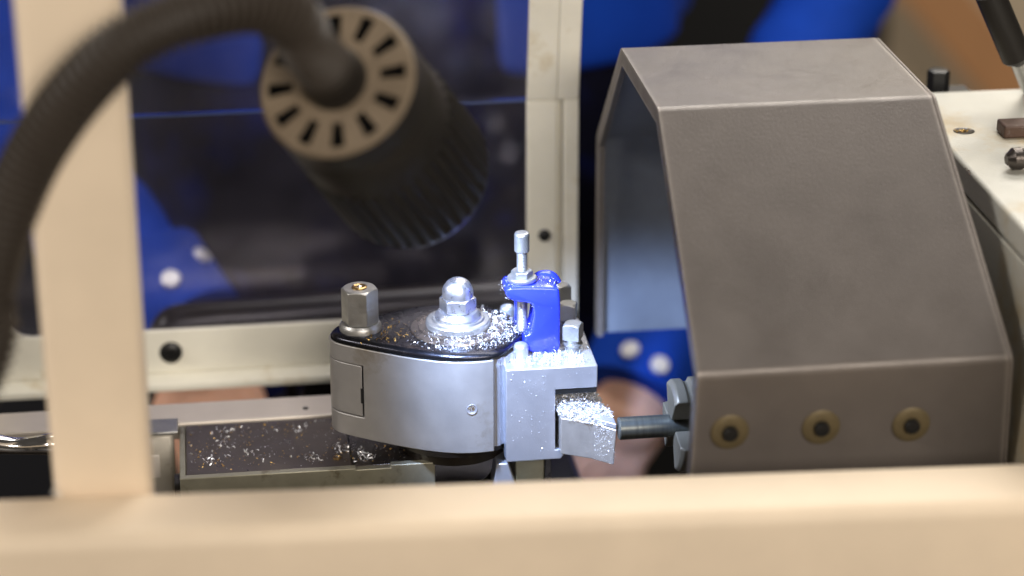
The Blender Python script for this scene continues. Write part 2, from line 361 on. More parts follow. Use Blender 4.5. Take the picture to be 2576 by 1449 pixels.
# ================================================================== tool post
AX, AY = -.0297, .0055
ZB0, ZB1 = -.0835, -.0285
front = [(-14.5, -33.2), (-25.6, -34.2), (-40.4, -32), (-57.7, -24.5), (-73.9, -14.7), (-88.3, -5), (-96, .8), (-100, 5.5), (-101.6, 11),
         (-100.5, 17), (-96, 23), (-85, 29.5), (-72, 35.5), (-54, 43), (-40, 45.5), (-27, 45), (-14.5, 41)]
plan = [(p.x/1000, p.y/1000) for p in catmull([(x, y, 0) for x, y in front], 5)]
def clip(poly, xc, keep_left):
    out = []; n = len(poly)
    for i in range(n):
        a, b = poly[i], poly[(i+1) % n]; ia = (a[0] < xc) == keep_left; ib = (b[0] < xc) == keep_left
        if ia: out.append(a)
        if ia != ib: t = (xc-a[0])/(b[0]-a[0]); out.append((xc, a[1]+(b[1]-a[1])*t))
    return out
tp = thing('tool_post', (AX, AY, ZS), 'satin steel quick-change tool post with black lid and domed cap nut', 'tool post')
zb_lo, zb_hi = P(890, 1050, y=-.006).z, P(890, 920, y=-.006).z
XC = -.0842
ip = []
for i in range(len(plan)):
    p_, q_ = plan[i], plan[(i+1) % len(plan)]; ip.append(p_)
    if (p_[0] < XC) != (q_[0] < XC): t = (XC-p_[0])/(q_[0]-p_[0]); ip.append((XC, p_[1]+(q_[1]-p_[1])*t))
bm = B(); n = len(ip); lev = [[bm.verts.new((x, y, z)) for x, y in ip] for z in (ZB0, zb_lo, zb_hi, ZB1)]
left = lambda k: ip[k][0] <= XC+1e-9
for i in range(3):
    for k in range(n):
        j = (k+1) % n
        if i == 1 and left(k) and left(j): continue
        bm.faces.new((lev[i][k], lev[i][j], lev[i+1][j], lev[i+1][k]))
bm.faces.new(lev[0][::-1]); bm.faces.new(lev[3])
lk_ = [k for k in range(n) if left(k)]
bm.faces.new([lev[1][k] for k in lk_]); bm.faces.new([lev[2][k] for k in lk_][::-1])
bm.faces.new((lev[1][lk_[0]], lev[1][lk_[-1]], lev[2][lk_[-1]], lev[2][lk_[0]]))
body = obj('body', bm, 'satin_steel', tp, bevel=.0005, seg=2, ang=30)
blk = [(x, y+.0003) for x, y in clip(plan, -.0850, True)]
obj('release_block', prism(B(), blk, zb_lo+.0006, zb_hi-.0004), 'satin_steel', tp, bevel=.0004, ang=30)
obj('latch_pin', lathe(B(), [(.0014, P(908, 990, y=-.007).z-.006), (.0014, P(908, 990, y=-.007).z+.003)], (-.0846, -.0062, 0), seg=10), 'black_screw', tp)
# toothed core the holder locks onto
obj('toothed_core', lathe(B(), [(.0385, ZB0+.001), (.0385, ZB1-.0015)], (AX, AY, 0), seg=240, mod=lambda k, r, i: r-(.0007 if (k//3) % 2 else 0)), 'ground_steel', tp)
obj('base_ring', lathe(B(), [(.030, ZS), (.030, -.0872), (.0365, -.0868), (.037, ZB0-.0003)], (AX-.003, AY-.001, 0), seg=64), 'oily_black', tp)
# countersunk screw in the front face
sp = P(1187, 1029, y=-.0339)
obj('screw_seat', lathe(B(), [(.0030, 0), (.0029, .0004), (.0021, .0002), (.0020, -.0004)], (sp.x, -.0343, sp.z), (0, -1, 0), 24), 'ground_steel', tp)
pts = [(sp.x+random.gauss(0, .0009), -.0345, sp.z+random.gauss(0, .0009)) for _ in range(26)]
obj('screw_grit', grit(B(), pts, (.0003, .0007)), 'brass', tp)
# black lid
lid_f = [(-12.5, -31), (-25.6, -32.6), (-40.4, -30.4), (-57.7, -22.8), (-73.9, -13), (-88.3, -3.4), (-95, 1.6), (-98.6, 6), (-100.2, 11), (-99.2, 16.5), (-95, 21.8),
         (-85, 27.5), (-72, 33.5), (-54, 41.2), (-40, 43.5), (-27, 43), (-13, 39), (-3, 31), (3.5, 20), (5.8, 8), (4.6, -4), (1, -13), (-5, -23)]
lid = [(p.x/1000, p.y/1000) for p in catmull([(x, y, 0) for x, y in lid_f], 4, loop=True)]
bm = B(); n = len(lid); cx, cy = -.046, .006
lv = [(1.0, -.0276), (1.0, -.0268), (.985, -.0258), (.925, -.0248), (.90, -.0246), (.55, -.0246)]
rings = [[bm.verts.new((cx+(x-cx)*s, cy+(y-cy)*s, z)) for x, y in lid] for s, z in lv]
for i in range(len(lv)-1):
    for k in range(n): bm.faces.new((rings[i][k], rings[i][(k+1) % n], rings[i+1][(k+1) % n], rings[i+1][k]))
bm.faces.new(rings[0][::-1]); bm.faces.new(rings[-1])
obj('lid', bm, 'blued_steel', tp, ang=50)
obj('lid_gap', prism(B(), plan, -.0284, -.0277, sc0=.975, sc1=.975), 'black_void', tp)
obj('lid_disc', lathe(B(), [(.0268, -.0245), (.0264, -.0236), (.0225, -.0233), (.0222, -.0226)], (AX, AY, 0), seg=72), 'worn_plate', tp)
# cap nut
zz = lambda v: P(1152, v, y=AY).z
obj('knurled_washer', lathe(B(), [(.0165, zz(822)), (.0178, zz(818)), (.0182, zz(812)), (.0180, zz(804)), (.0172, zz(801)), (.0148, zz(800)), (.0142, zz(796)), (.0128, zz(795.5))],
    (AX, AY, 0), seg=360, mod=lambda k, r, i: r*(.984 if (k//2) % 2 and i in (1, 2, 3) else 1)), 'dull_steel', tp, ang=25)
obj('washer_foot', lathe(B(), [(.0145, -.0226), (.0145, zz(822))], (AX, AY, 0), seg=32), 'oily_black', tp)
nut = obj('cap_nut', hexhead(B(), (AX, AY), .0104, zz(779), zz(745.5), rot=R(-42), chamf=.5, both=True), 'bright_steel', tp, bevel=.0003, ang=25)
obj('nut_flange', lathe(B(), [(.0131, zz(795.3)), (.0130, zz(790)), (.0118, zz(784)), (.0108, zz(779.3))], (AX, AY, 0), seg=48), 'bright_steel', nut)
zc = zz(735); rd = .0087
obj('nut_dome', lathe(B(), [(rd, zz(746.5))]+[(rd*math.cos(R(a)), zc+rd*math.sin(R(a))) for a in range(0, 90, 6)]+[(.0004, zc+rd)], (AX, AY, 0), seg=48), 'bright_steel', nut, ang=60)
# locking hexagon
hx = P(905, 760, y=.0125); HX = (hx.x, .0125); hz = lambda v: P(905, v, y=.0125).z
lk = obj('locking_hexagon', hexhead(B(), HX, .01045, hz(808), hz(723), rot=R(-42.3), chamf=.62), 'dull_steel', tp, bevel=.0003, ang=25)
obj('hexagon_collar', lathe(B(), [(.0118, hz(828)), (.0118, hz(816)), (.0112, hz(812)), (.0106, hz(808.2))], (HX[0], HX[1], 0), seg=48), 'dull_steel', lk)
obj('hexagon_foot', lathe(B(), [(.0112, -.0247), (.0112, hz(828.2))], (HX[0], HX[1], 0), seg=32), 'oily_black', lk)
obj('oiler', lathe(B(), [(.0043, hz(723)+.0001), (.0043, hz(723)+.0006), (.0034, hz(723)+.0010), (.0022, hz(723)+.0006), (.0018, hz(723)+.0002)], (HX[0], HX[1], 0), seg=32), 'brass', lk)
obj('oiler_ball', lathe(B(), [(.0016, hz(723)+.0003), (.0014, hz(723)+.0009), (.0005, hz(723)+.0014)], (HX[0], HX[1], 0), seg=16), 'chrome', lk)

# ================================================================== tool holder
ZH1, ZH0 = -.0345, -.0903
th = thing('tool_holder', (.015, 0, ZH0), 'pale steel tool holder with blue bracket and square clamp bolts', 'tool holder')
pr = [(-.0080, ZH0), (.0225, ZH0), (.0262, ZH0+.0045), (.0262, -.0845), (.0194, -.0845), (.0194, -.0478), (.0429, -.0478), (.0429, ZH1), (-.0080, ZH1)]
obj('holder_body', prism(B(), pr, -.0340, .0340, 'y'), 'ground_steel', th, bevel=.0006, seg=3)
def square_bolt(y, dx=0, rot=45, h=0.0):
    c = (.0325+dx, y)
    b = obj('clamp_bolt', hexhead(B(), c, .0066, ZH1+.0072+h, ZH1+.0165+h, rot=R(rot), sides=4, chamf=.55), 'dull_steel', th, bevel=.0004, ang=28, origin=(c[0], c[1], ZH1))
    obj('bolt_shank', lathe(B(), [(.0042, ZH1-.001), (.0042, ZH1+.003+h), (.0055, ZH1+.0036+h), (.0055, ZH1+.0048+h), (.0044, ZH1+.0054+h), (.0046, ZH1+.0073+h)], (c[0], c[1], 0), seg=28), 'dull_steel', b)
square_bolt(-.0115, 0, 20); square_bolt(.0105, 0.0005, 30, .003); square_bolt(.029, -.001, 62, .007)
def pin(y, x, rr, h, name='stop_pin'):
    obj(name, lathe(B(), [(rr, ZH1-.0005), (rr, ZH1+h)]+[(rr*math.cos(R(a)), ZH1+h+rr*.62*math.sin(R(a))) for a in (18, 36, 54, 72, 86)], (x, y, 0), seg=32), 'ground_steel', th, ang=50)
fp = P(1310, 898, z=ZH1); pin(fp.y, fp.x, .0043, .0062)
bp = P(1276, 800, z=ZH1); pin(bp.y, bp.x, .0041, .006)
# blue bracket: foot, column and arm in one casting (outline in x-z, thick in y)
yb = -.004
q = lambda u, v: (lambda p: (p.x, p.z))(P(u, v, y=yb-.010))
out = [q(1322, 880), q(1318, 868), q(1322, 846), q(1334, 838), q(1340, 826), q(1344, 795), q(1342, 775), q(1332, 764), q(1304, 760), q(1284, 754), q(1274, 744), q(1273, 734), q(1281, 725),
       q(1300, 722), q(1360, 722), q(1394, 724), q(1408, 736), q(1410, 800), q(1409, 850), q(1409, 872), q(1402, 884), q(1378, 888), q(1345, 888)]
o2 = [(p.x, p.y) for p in catmull([(a, b, 0) for a, b in out], 3, loop=True)]
zmin = ZH1+.0002; o2 = [(x, max(z, zmin)) for x, z in o2]
def casting(poly, y0, y1, rnd):
    bm = B(); n = len(poly); cx = sum(p[0] for p in poly)/n; cz = sum(p[1] for p in poly)/n; rings = []
    nor = []
    for i in range(n):
        a, b = poly[i-1], poly[(i+1) % n]; t = Vector((b[0]-a[0], b[1]-a[1])); t = t.normalized() if t.length > 1e-9 else Vector((1, 0)); nor.append(Vector((t.y, -t.x)))
    area2 = sum(poly[i-1][0]*poly[i][1]-poly[i][0]*poly[i-1][1] for i in range(n)); sg = 1 if area2 > 0 else -1
    for y, ins in ((y0, rnd), (y0+rnd*.3, rnd*.3), (y0+rnd, 0), (y1-rnd, 0), (y1-rnd*.3, rnd*.3), (y1, rnd)):
        rings.append([bm.verts.new((poly[i][0]-nor[i].x*ins*sg, y, poly[i][1]-nor[i].y*ins*sg)) for i in range(n)])
    for a in range(len(rings)-1):
        for k in range(n): bm.faces.new((rings[a][k], rings[a][(k+1) % n], rings[a+1][(k+1) % n], rings[a+1][k]))
    bm.faces.new(rings[0][::-1]); bm.faces.new(rings[-1]); return bm
bk = obj('blue_bracket', casting(o2, yb-.0105, yb+.009, .0014), 'blue_enamel', th, ang=75)
obj('rear_leg', box(B(), P(1294, 780, y=.016).x, P(1326, 780, y=.016).x, .0125, .020, zmin, P(1300, 758, y=.0125).z), 'blue_enamel', bk, bevel=.002, seg=3)
obj('bracket_ear', tube(B(), catmull([P(1345, 712, y=.006), P(1362, 699, y=.008), P(1384, 700, y=.008), P(1396, 716, y=.007)], 6), .0042, 14), 'blue_enamel', bk)
# height screw
sx = P(1313, 700, y=yb); SX = (sx.x, yb); sz = lambda v: P(1313, v, y=yb).z
hs = obj('height_screw', lathe(B(), [(.0026, -.0243), (.0026, sz(765)), (.0026, sz(632))], (SX[0], SX[1], 0), seg=20, closed=True), 'dull_steel', th)
# thread ridges
bm = B(); z = -.0235
prof = []
while z < sz(634): prof += [(.00262, z), (.0030, z+.0004), (.00262, z+.0008)]; z += .0009
obj('screw_thread', lathe(bm, prof, (SX[0], SX[1], 0), seg=20, closed=False), 'dull_steel', hs, ang=15)
def knurl(k, r, i): return r*(1-.035*(((k+i) % 4) < 2))
nk = 14
prof = [(.0032, sz(633)), (.0041, sz(631))]+[(.0042, sz(630)+(sz(590)-sz(630))*j/nk) for j in range(nk+1)]+[(.0038, sz(585)), (.0030, sz(583.5))]
obj('knurled_head', lathe(B(), prof, (SX[0], SX[1], 0), seg=72, mod=lambda k, r, i: knurl(k, r, i) if 2 <= i <= nk+1 else r), 'dull_steel', hs, ang=18)
obj('lock_disc', lathe(B(), [(.0060, sz(706)), (.0078, sz(704.5)), (.0083, sz(702)), (.0083, sz(697)), (.0078, sz(694.5)), (.0048, sz(693))], (SX[0], SX[1], 0), seg=160, mod=lambda k, r, i: r*(.985 if (k//2) % 2 and i in (2, 3) else 1)), 'dull_steel', hs, ang=25)
obj('lock_nut', hexhead(B(), SX, .0061, sz(693.2), sz(679), rot=R(20), chamf=.6), 'dull_steel', hs, bevel=.0003, ang=25)

# ---- cutting tool (angled bar end held in the holder's slot)
ZT = -.0625
tl = [(.0217, .0300), (.0217, -.0396), (.0221, -.0402), (.0372, -.0481), (.0492, -.0585), (.0497, -.0570), (.0497, -.0403), (.0462, -.018), (.0434, -.0027), (.0420, .030)]
bm = B(); n = len(tl)
topz = [ZT]*n; topz[4] = ZT-.0006; 
Av = [bm.verts.new((x, y, ZT-.0217)) for x, y in tl]; Tv = [bm.verts.new((x, y, topz[i])) for i, (x, y) in enumerate(tl)]
for i in (4, 5): Av[i].co.x -= .0010; Av[i].co.y += .001; 
for i in range(n): bm.faces.new((Av[i], Av[(i+1) % n], Tv[(i+1) % n], Tv[i]))
bm.faces.new(Av[::-1]); bm.faces.new(Tv)
tool = obj('cutting_tool', bm, 'tool_steel', bevel=.0004, ang=25)
tag(tool, 'grey steel cutting tool heaped with swarf, pointing at rod', 'cutting tool')
obj('carbide_tip', prism(B(), [(.0388, -.0490), (.0494, -.0580), (.0496, -.0500), (.0440, -.0455)], ZT+.0002, ZT+.0030), 'ground_steel', tool, bevel=.0003)
obj('tool_seat', box(B(), .0196, .0425, -.0335, .0335, -.0478-.0001-.003, -.0479), 'black_screw', th)

# ---- swarf
def scatter(n, f): return [f() for _ in range(n)]
def on_tool():
    while True:
        x = random.uniform(.0205, .0492); y = random.uniform(-.054, .012)
        lo = -.0400-(x-.0217)*.62
        hi_x = .0497 if y < -.04 else .0497+(y+.04)*-.165
        if y > lo and x < hi_x:
            h = .0095*math.exp(-((x-.031)/.011)**2)*max(0, min(1, (y+.050)/.028))
            return (x, y, ZT+random.uniform(.0004, .0012+h))
bm = chips(B(), scatter(2600, on_tool), (.0008, .0042), (.00012, .00036))
for _ in range(26):                               # longer strands on the heap
    a = Vector(on_tool()); a.z += .001; d = Vector((random.gauss(0, 1), random.gauss(0, 1), random.gauss(0, .15))).normalized(); L_ = random.uniform(.004, .010)
    tube(bm, catmull([a-d*L_*.5, a+Vector((0, 0, random.uniform(.0003, .0018))), a+d*L_*.5], 5), random.uniform(.0002, .0004), 5)
stuff('swarf_heap', bm, 'swarf', 'tangled heap of bright silvery swarf on top of the cutting tool', 'swarf')
def tool_side():
    t = random.uniform(.45, 1)**.6; x = .0217+.0272*t; y = -.0400-(x-.0217)*.655
    return (x, y-.0002, ZT-abs(random.gauss(0, .008)) if random.random() < .6 else ZT-random.uniform(0, .0215))
pts = [p for p in scatter(260, tool_side) if p[2] > ZT-.0215]
pts += [(random.uniform(-.006, .040), -.0342, random.uniform(-.088, -.036)) for _ in range(150)]; pts = [p for p in pts if not (p[1] == -.0342 and p[0] > .018 and p[2] < -.047)]
stuff('swarf_dust', grit(B(), pts, (.00014, .0004)), 'swarf', 'fine silvery dust clinging to the fronts of tool and holder', 'swarf')
def on_holder():
    while True:
        x = random.uniform(-.005, .041); y = random.gauss(-.016, .011)
        if -.0335 < y < .03 and random.random() < (1.0 if y < -.008 and .004 < x < .036 else .3): return (x, y, ZH1+abs(random.gauss(.0003, .0006)))
stuff('holder_swarf', chips(B(), scatter(620, on_holder), (.0006, .003), (.0001, .00028)), 'swarf', 'bright curly swarf lying on the holder top around the blue foot', 'swarf')
def on_lid():
    while True:
        a = random.uniform(0, 6.283); r = random.uniform(.019, .034); x = AX+r*math.cos(a); y = AY+r*math.sin(a)
        if math.cos(a-R(-35)) > random.uniform(-.6, .9) and x < .004:
            return (x, y, (-.0226 if r < .0222 else (-.0234 if r < .0265 else -.0245))+abs(random.gauss(.0002, .0004)))
stuff('lid_swarf', chips(B(), scatter(560, on_lid), (.0006, .0026), (.0001, .00028)), 'swarf', 'silvery curls on the black lid around the knurled washer', 'swarf')
def on_lid2(): return (random.gauss(-.068, .010), random.gauss(.006, .010), -.0244)
bm = chips(B(), [p for p in scatter(90, on_lid2) if -.086 < p[0] < -.052 and -.01 < p[1] < .026], (.0008, .003), (.00015, .0004))
stuff('lid_gold_chips', bm, 'swarf_brass', 'sparse golden chips on the black lid beside the hexagon', 'chips')
def bracket_pt():
    p = random.choice(o2); return (p[0]+random.gauss(0, .001), yb+random.uniform(-.0105, .006), p[1]+.0002)
pts = [p for p in scatter(700, bracket_pt) if p[2] > -.008 or (p[2] > ZH1 and p[0] < .012 and p[2] < -.02)]
pts += [(random.uniform(.008, .026), yb-.0107, random.uniform(ZH1, ZH1+.011)) for _ in range(60)]
stuff('bracket_swarf', grit(B(), pts[:420], (.0002, .0006)), 'swarf', 'fine bright swarf sprinkled over the blue bracket', 'swarf')
slx = lambda: (random.uniform(-.183, -.05), random.uniform(-.014, .046))
pts = [(x, y, ZS+.0004) for x, y in (slx() for _ in range(260))]
stuff('slide_gold_chips', grit(B(), pts, (.0003, .0010)), 'swarf_brass', 'tiny golden chips scattered over the dark compound slide', 'chips')
ctr = [(560, 1090), (530, 1160), (785, 1152), (905, 1140), (640, 1140), (750, 1083), (925, 1150), (560, 1120), (860, 1130)]
pts = []
for u, v in ctr:
    c = P(u, v, z=ZS)
    for _ in range(random.randint(9, 22)): pts.append((c.x+random.gauss(0, .0022), c.y+random.gauss(0, .003), ZS+abs(random.gauss(.0006, .0008))))
pts += [(x, y, ZS+.0004) for x, y in (slx() for _ in range(60))]
bm = chips(B(), pts, (.0008, .003), (.00014, .0004)); grit(bm, [(x, y, ZS+.0003) for x, y in (slx() for _ in range(260))], (.00015, .0005))
stuff('slide_swarf', bm, 'swarf', 'loose silvery swarf in small clumps on the compound slide', 'swarf')

# ================================================================== workpiece and chuck
RY, RZ = -.0600, -.0612
rod = obj('workpiece_rod', lathe(B(), [(.0057, .0503), (.0062, .0508), (.0062, .1185)], (0, RY, RZ), (1, 0, 0), 48), 'rod_steel', ang=40)
tag(rod, 'short round steel rod held in the chuck, facing the tool', 'rod')
ch = thing('lathe_chuck', (.13, RY, RZ), 'steel three-jaw chuck half hidden in the grey guard', 'chuck')
def jaw(ang, x0):
    dr = Vector((0, math.cos(R(ang)), math.sin(R(ang)))); tg = Vector((0, -dr.z, dr.y)); c_ = Vector((0, RY, RZ))
    pro = [(.0064, x0), (.0235, x0), (.0255, x0+.002), (.0255, x0+.0075), (.0238, x0+.0082), (.0238, x0+.0105), (.0262, x0+.0115), (.0262, .0965), (.031, .0975), (.031, .1180), (.0064, .1180)]
    bm = B(); V = []
    for r_, x in pro:
        row = []
        for t in (-1, -.5, 0, .5, 1):
            w_ = .0125*t; rr_ = math.sqrt(max(0, r_*r_-w_*w_)) if r_ > .02 else r_
            row.append(bm.verts.new(c_+dr*rr_+tg*w_*(1 if r_ > .02 else .4)+Vector((x, 0, 0))))
        V.append(row)
    n = len(V)
    for i in range(n):
        for k in range(4): bm.faces.new((V[i][k], V[i][k+1], V[(i+1) % n][k+1], V[(i+1) % n][k]))
    bm.faces.new([r_[0] for r_ in V]); bm.faces.new([r_[-1] for r_ in V][::-1])
    return bm
for ang, x0 in ((97, .0782), (217, .0800), (337, .0790)): obj('jaw', jaw(ang, x0), 'chuck_steel', ch, bevel=.0006, ang=30)
obj('chuck_body', lathe(B(), [(.045, .1185), (.047, .1205), (.047, .20)], (0, RY, RZ), (1, 0, 0), 64), 'chuck_steel', ch, ang=25)
obj('spindle', lathe(B(), [(.03, .2003), (.03, .2428)], (0, RY, RZ), (1, 0, 0), 32), 'chuck_steel', ch)

# ================================================================== chuck guard
GX = P(1755, 945, y=-.16).x; GX1 = .2165
gpt = lambda u, v: (lambda p: (p.y, p.z))(P(u, v, x=GX))
prof = [(-.1450, -.075), gpt(1755, 945), gpt(1655, 272), gpt(1562, 118), (.1525, gpt(1495, 330)[1]), (.1505, -.0935)]
prof[2] = (prof[2][0], .1148); prof[3] = (prof[3][0], .1148)
cg = thing('chuck_guard', (.145, 0, -.0935), 'large grey hammer-finish sheet metal guard over the chuck', 'chuck guard')
def offset_open(pts, d):
    out = []; n = len(pts)
    for i in range(n):
        ns = []
        for a, b in ((i-1, i), (i, i+1)):
            if a >= 0 and b < n:
                t = (Vector(pts[b])-Vector(pts[a])).normalized(); ns.append(Vector((-t.y, t.x)))
        nn = sum(ns, Vector((0, 0))); nn = nn.normalized(); k = d/max(.3, nn.dot(ns[0])); out.append((pts[i][0]+nn.x*k, pts[i][1]+nn.y*k))
    return out
def round_profile(pts, r, n=6):
    out = [Vector(pts[0])]
    for i in range(1, len(pts)-1):
        p = Vector(pts[i]); a = (Vector(pts[i-1])-p).normalized(); b = (Vector(pts[i+1])-p).normalized()
        h = math.acos(max(-1, min(1, a.dot(b))))/2; t = r/math.tan(h)
        A, Bq = p+a*t, p+b*t
        for k in range(n+1):
            s = k/n; out.append(A*(1-s)**2+p*2*s*(1-s)+Bq*s**2)
    out.append(Vector(pts[-1])); return [(v.x, v.y) for v in out]
rp = round_profile(prof, .0065, 8)
inn = offset_open(rp, -.0020)
def gx1(y, z): return .2195+max(0, min(1, (.1148-z)/.16))*.0185*max(0, min(1, (.05-y)/.12))
def loft(bm, rows):
    """rows: [(x, profile)] closed loop of open profiles -> folded sheet"""
    V = [[bm.verts.new((x(y, z) if callable(x) else x, y, z)) for y, z in pl] for x, pl in rows]; m_ = len(V); n = len(V[0])
    for r_ in range(m_):
        a_, b_ = V[r_], V[(r_+1) % m_]
        for k in range(n-1): bm.faces.new((a_[k], a_[k+1], b_[k+1], b_[k]))
    bm.faces.new([v[0] for v in V]); bm.faces.new([v[-1] for v in V][::-1])
    return bm
lip_in = offset_open(rp, -.0095)
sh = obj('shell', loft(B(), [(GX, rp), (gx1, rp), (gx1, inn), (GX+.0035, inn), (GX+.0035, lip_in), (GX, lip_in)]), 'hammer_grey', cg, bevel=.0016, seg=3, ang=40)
wn = sh.modifiers.new('w', 'WEIGHTED_NORMAL'); wn.keep_sharp = True; wn.weight = 80
obj('lining', loft(B(), [(GX+.0038, offset_open(rp, -.0022)), (.2165, offset_open(rp, -.0022)), (.2165, offset_open(rp, -.0030)), (GX+.0038, offset_open(rp, -.0030))]), 'guard_inside', sh, ang=30)
rp_r = offset_open(rp, -.0002)
bm = B(); vs = [bm.verts.new((gx1(y, z)+.0003, y, z)) for y, z in rp_r]; ws = [bm.verts.new((gx1(y, z)+.0026, y, z)) for y, z in rp_r]
bm.faces.new(vs); bm.faces.new(ws[::-1])
for k in range(len(vs)): bm.faces.new((vs[k], vs[(k+1) % len(vs)], ws[(k+1) % len(vs)], ws[k]))
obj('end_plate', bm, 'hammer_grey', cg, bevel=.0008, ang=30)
# three bolts with brass-coloured washers on the lower face
for u, v in ((1835, 1085), (2065, 1073), (2292, 1067)):
    p = P(u, v, y=-.1545)
    yy = prof[0][0]+(prof[1][0]-prof[0][0])*(p.z-prof[0][1])/(prof[1][1]-prof[0][1])
    b = obj('guard_bolt', lathe(B(), [(.0040, .0016), (.0040, .004), (.0034, .0048), (.0012, .0050)], (p.x, yy, p.z), (0, -1, -.08), 24), 'black_screw', cg, origin=(p.x, yy, p.z))
    obj('bolt_washer', lathe(B(), [(.0098, .0002), (.0098, .0011), (.0092, .0015), (.0041, .0015)], (p.x, yy, p.z), (0, -1, -.08), 36), 'yellow_zinc', b)
# hinge rod that carries it
obj('hinge_arm', box(B(), .2235, .2428, .06, .09, -.06, -.03), 'black_screw', cg)

# ================================================================== headstock
HZ = .0722; hxL = .243; hyb = P(2460, 226, z=HZ).y; hst = HZ-P(2508, 582, x=hxL).z; HYF = -.30
hd = thing('headstock', (.37, -.12, -.285), 'cream painted lathe headstock with round hole in its lid', 'headstock')
obj('lid', box(B(), hxL, .56, HYF, hyb, HZ-hst, HZ), 'headstock_paint', hd, bevel=.0022, seg=3)
obj('lid_seam', box(B(), hxL+.0022, .558, HYF+.002, hyb-.002, HZ-hst-.0010, HZ-hst-.0002), 'black_void', hd)
obj('casting', box(B(), hxL, .56, HYF, hyb, -.285, HZ-hst-.0012), 'headstock_paint', hd, bevel=.0012, seg=3)
hc = P(2425, 330, z=HZ)
obj('lid_hole', lathe(B(), [(.0060, HZ+.0002), (.0056, HZ+.0004), (.0050, HZ+.00025), (.002, HZ+.0002)], (hc.x, hc.y, 0), seg=32), 'oily_black', hd)
pts = [(hc.x+random.gauss(0, .0022), hc.y+random.gauss(0, .0022), HZ+.0004) for _ in range(40)]
obj('hole_grit', grit(B(), pts, (.0004, .0010)), 'swarf_brass', hd)
ck = P(2462, 428, z=HZ-.001)
obj('paint_chip', grit(B(), [(hxL+.0004+random.uniform(-.0006, .0008), ck.y+random.gauss(0, .0022), HZ-.0008-abs(random.gauss(0, .0007))) for _ in range(20)], (.0004, .001)), 'rust_bar', hd)
# loose bar and a spindle knob lying on the lid
a = P(2525, 345, z=HZ+.001)
bar = obj('flat_bar', box(B(), a.x, a.x+.07, a.y-.001, a.y+.014, HZ+.0002, HZ+.0075), 'rust_bar', bevel=.0012, seg=3)
tag(bar, 'chipped brown flat steel bar lying on the headstock lid', 'steel bar')
k = P(2540, 402, z=HZ+.0062)
kn = obj('socket_wrench', lathe(B(), [(.0028, -.002), (.0045, 0), (.0060, .0015), (.0062, .006), (.0054, .0075), (.0054, .010), (.0061, .0115), (.0061, .055)], (k.x, k.y, HZ+.0066), (1, .05, 0), 28), 'dark_steel', ang=30)
tag(kn, 'round steel socket wrench end lying in front of brown bar', 'wrench')
# black handled lever behind
lv = thing('gear_lever', (P(2576, 215, z=HZ).x, P(2576, 215, z=HZ).y, HZ), 'black gripped steel gear lever standing at back of headstock', 'lever')
q0, q1, q2 = P(2595, 235, z=HZ), P(2560, 150, d=1.38), P(2488, -20, d=1.36)
obj('lever_rod', tube(B(), [q0, q1], .0048, 16), 'dull_steel', lv)
obj('lever_grip', tube(B(), [q1, q1.lerp(q2, .04), q1.lerp(q2, .5), q2], lambda t: .0085 if 0 < t else .0070, 24), 'black_plastic', lv)
q = P(2362, 214, y=hyb+.012); ky = hyb+.014
kb = thing('clamp_screw', (q.x, ky, HZ-.004), 'small black clamp screw just behind the headstock edge', 'screw')
obj('clamp_head', hexhead(B(), (q.x, ky), .0068, HZ-.004, HZ+.009, rot=.3), 'black_screw', kb, bevel=.0005)
obj('clamp_bracket', box(B(), q.x-.008, q.x+.02, hyb+.0007, ky+.011, HZ-.016, HZ-.0045), 'black_screw', kb)

# ================================================================== rear chip shield
YS = .17
sd = thing('chip_shield', (-.12, YS, -.285), 'cream framed clear chip shield standing behind the tool post', 'shield')
X0, X1 = -.300, P(1325, 500, y=YS).x
X1g = P(1398, 500, y=YS).x; X2 = P(1453, 500, y=YS).x
zf = P(1390, 250, y=YS).z                         # fold height
zb1 = P(370, 832, y=YS).z; zb2 = P(370, 938, y=YS).z; zb3 = P(370, 968, y=YS).z
obj('right_post', box(B(), X1, X1g, YS-.002, YS+.002, zb1+.0005, zf), 'cream_dirty', sd, bevel=.0006)
obj('post_flange', prism(B(), [(X1g+.0002, YS+.006), (X1g+.0035, YS+.007), (X1g+.005, YS-.002), (X2, YS-.002), (X2, YS+.014), (X1g+.0002, YS+.014)], zb3, zf), 'cream_dirty', sd, bevel=.0006)
lean = .20; top = .17
def leaned(bm, x0, x1, y0, y1):
    v = [bm.verts.new((x, y-(zz_-zf)*lean, zz_)) for zz_ in (zf+.0003, zf+top) for y in (y0, y1) for x in (x0, x1)]
    for f in ((0, 1, 3, 2), (4, 6, 7, 5), (0, 4, 5, 1), (2, 3, 7, 6), (0, 2, 6, 4), (1, 5, 7, 3)): bm.faces.new([v[i] for i in f])
    return bm
obj('upper_post', leaned(B(), X1, X1g, YS-.002, YS+.002), 'cream_dirty', sd, bevel=.0006)
obj('upper_flange', leaned(B(), X1g+.0002, X2, YS-.002, YS+.014), 'cream_dirty', sd, bevel=.0006)
obj('bottom_bar', box(B(), X0, X2, YS-.002, YS+.002, zb2, zb1), 'cream_dirty', sd, bevel=.0007)
obj('bottom_flange', prism(B(), [(YS-.0125, zb3), (YS+.002, zb3), (YS+.002, zb2-.0003), (YS-.003, zb2-.0003), (YS-.0125, zb3+.0045)], X0-.06, X2, 'x'), 'cream_dirty', sd, bevel=.0007)
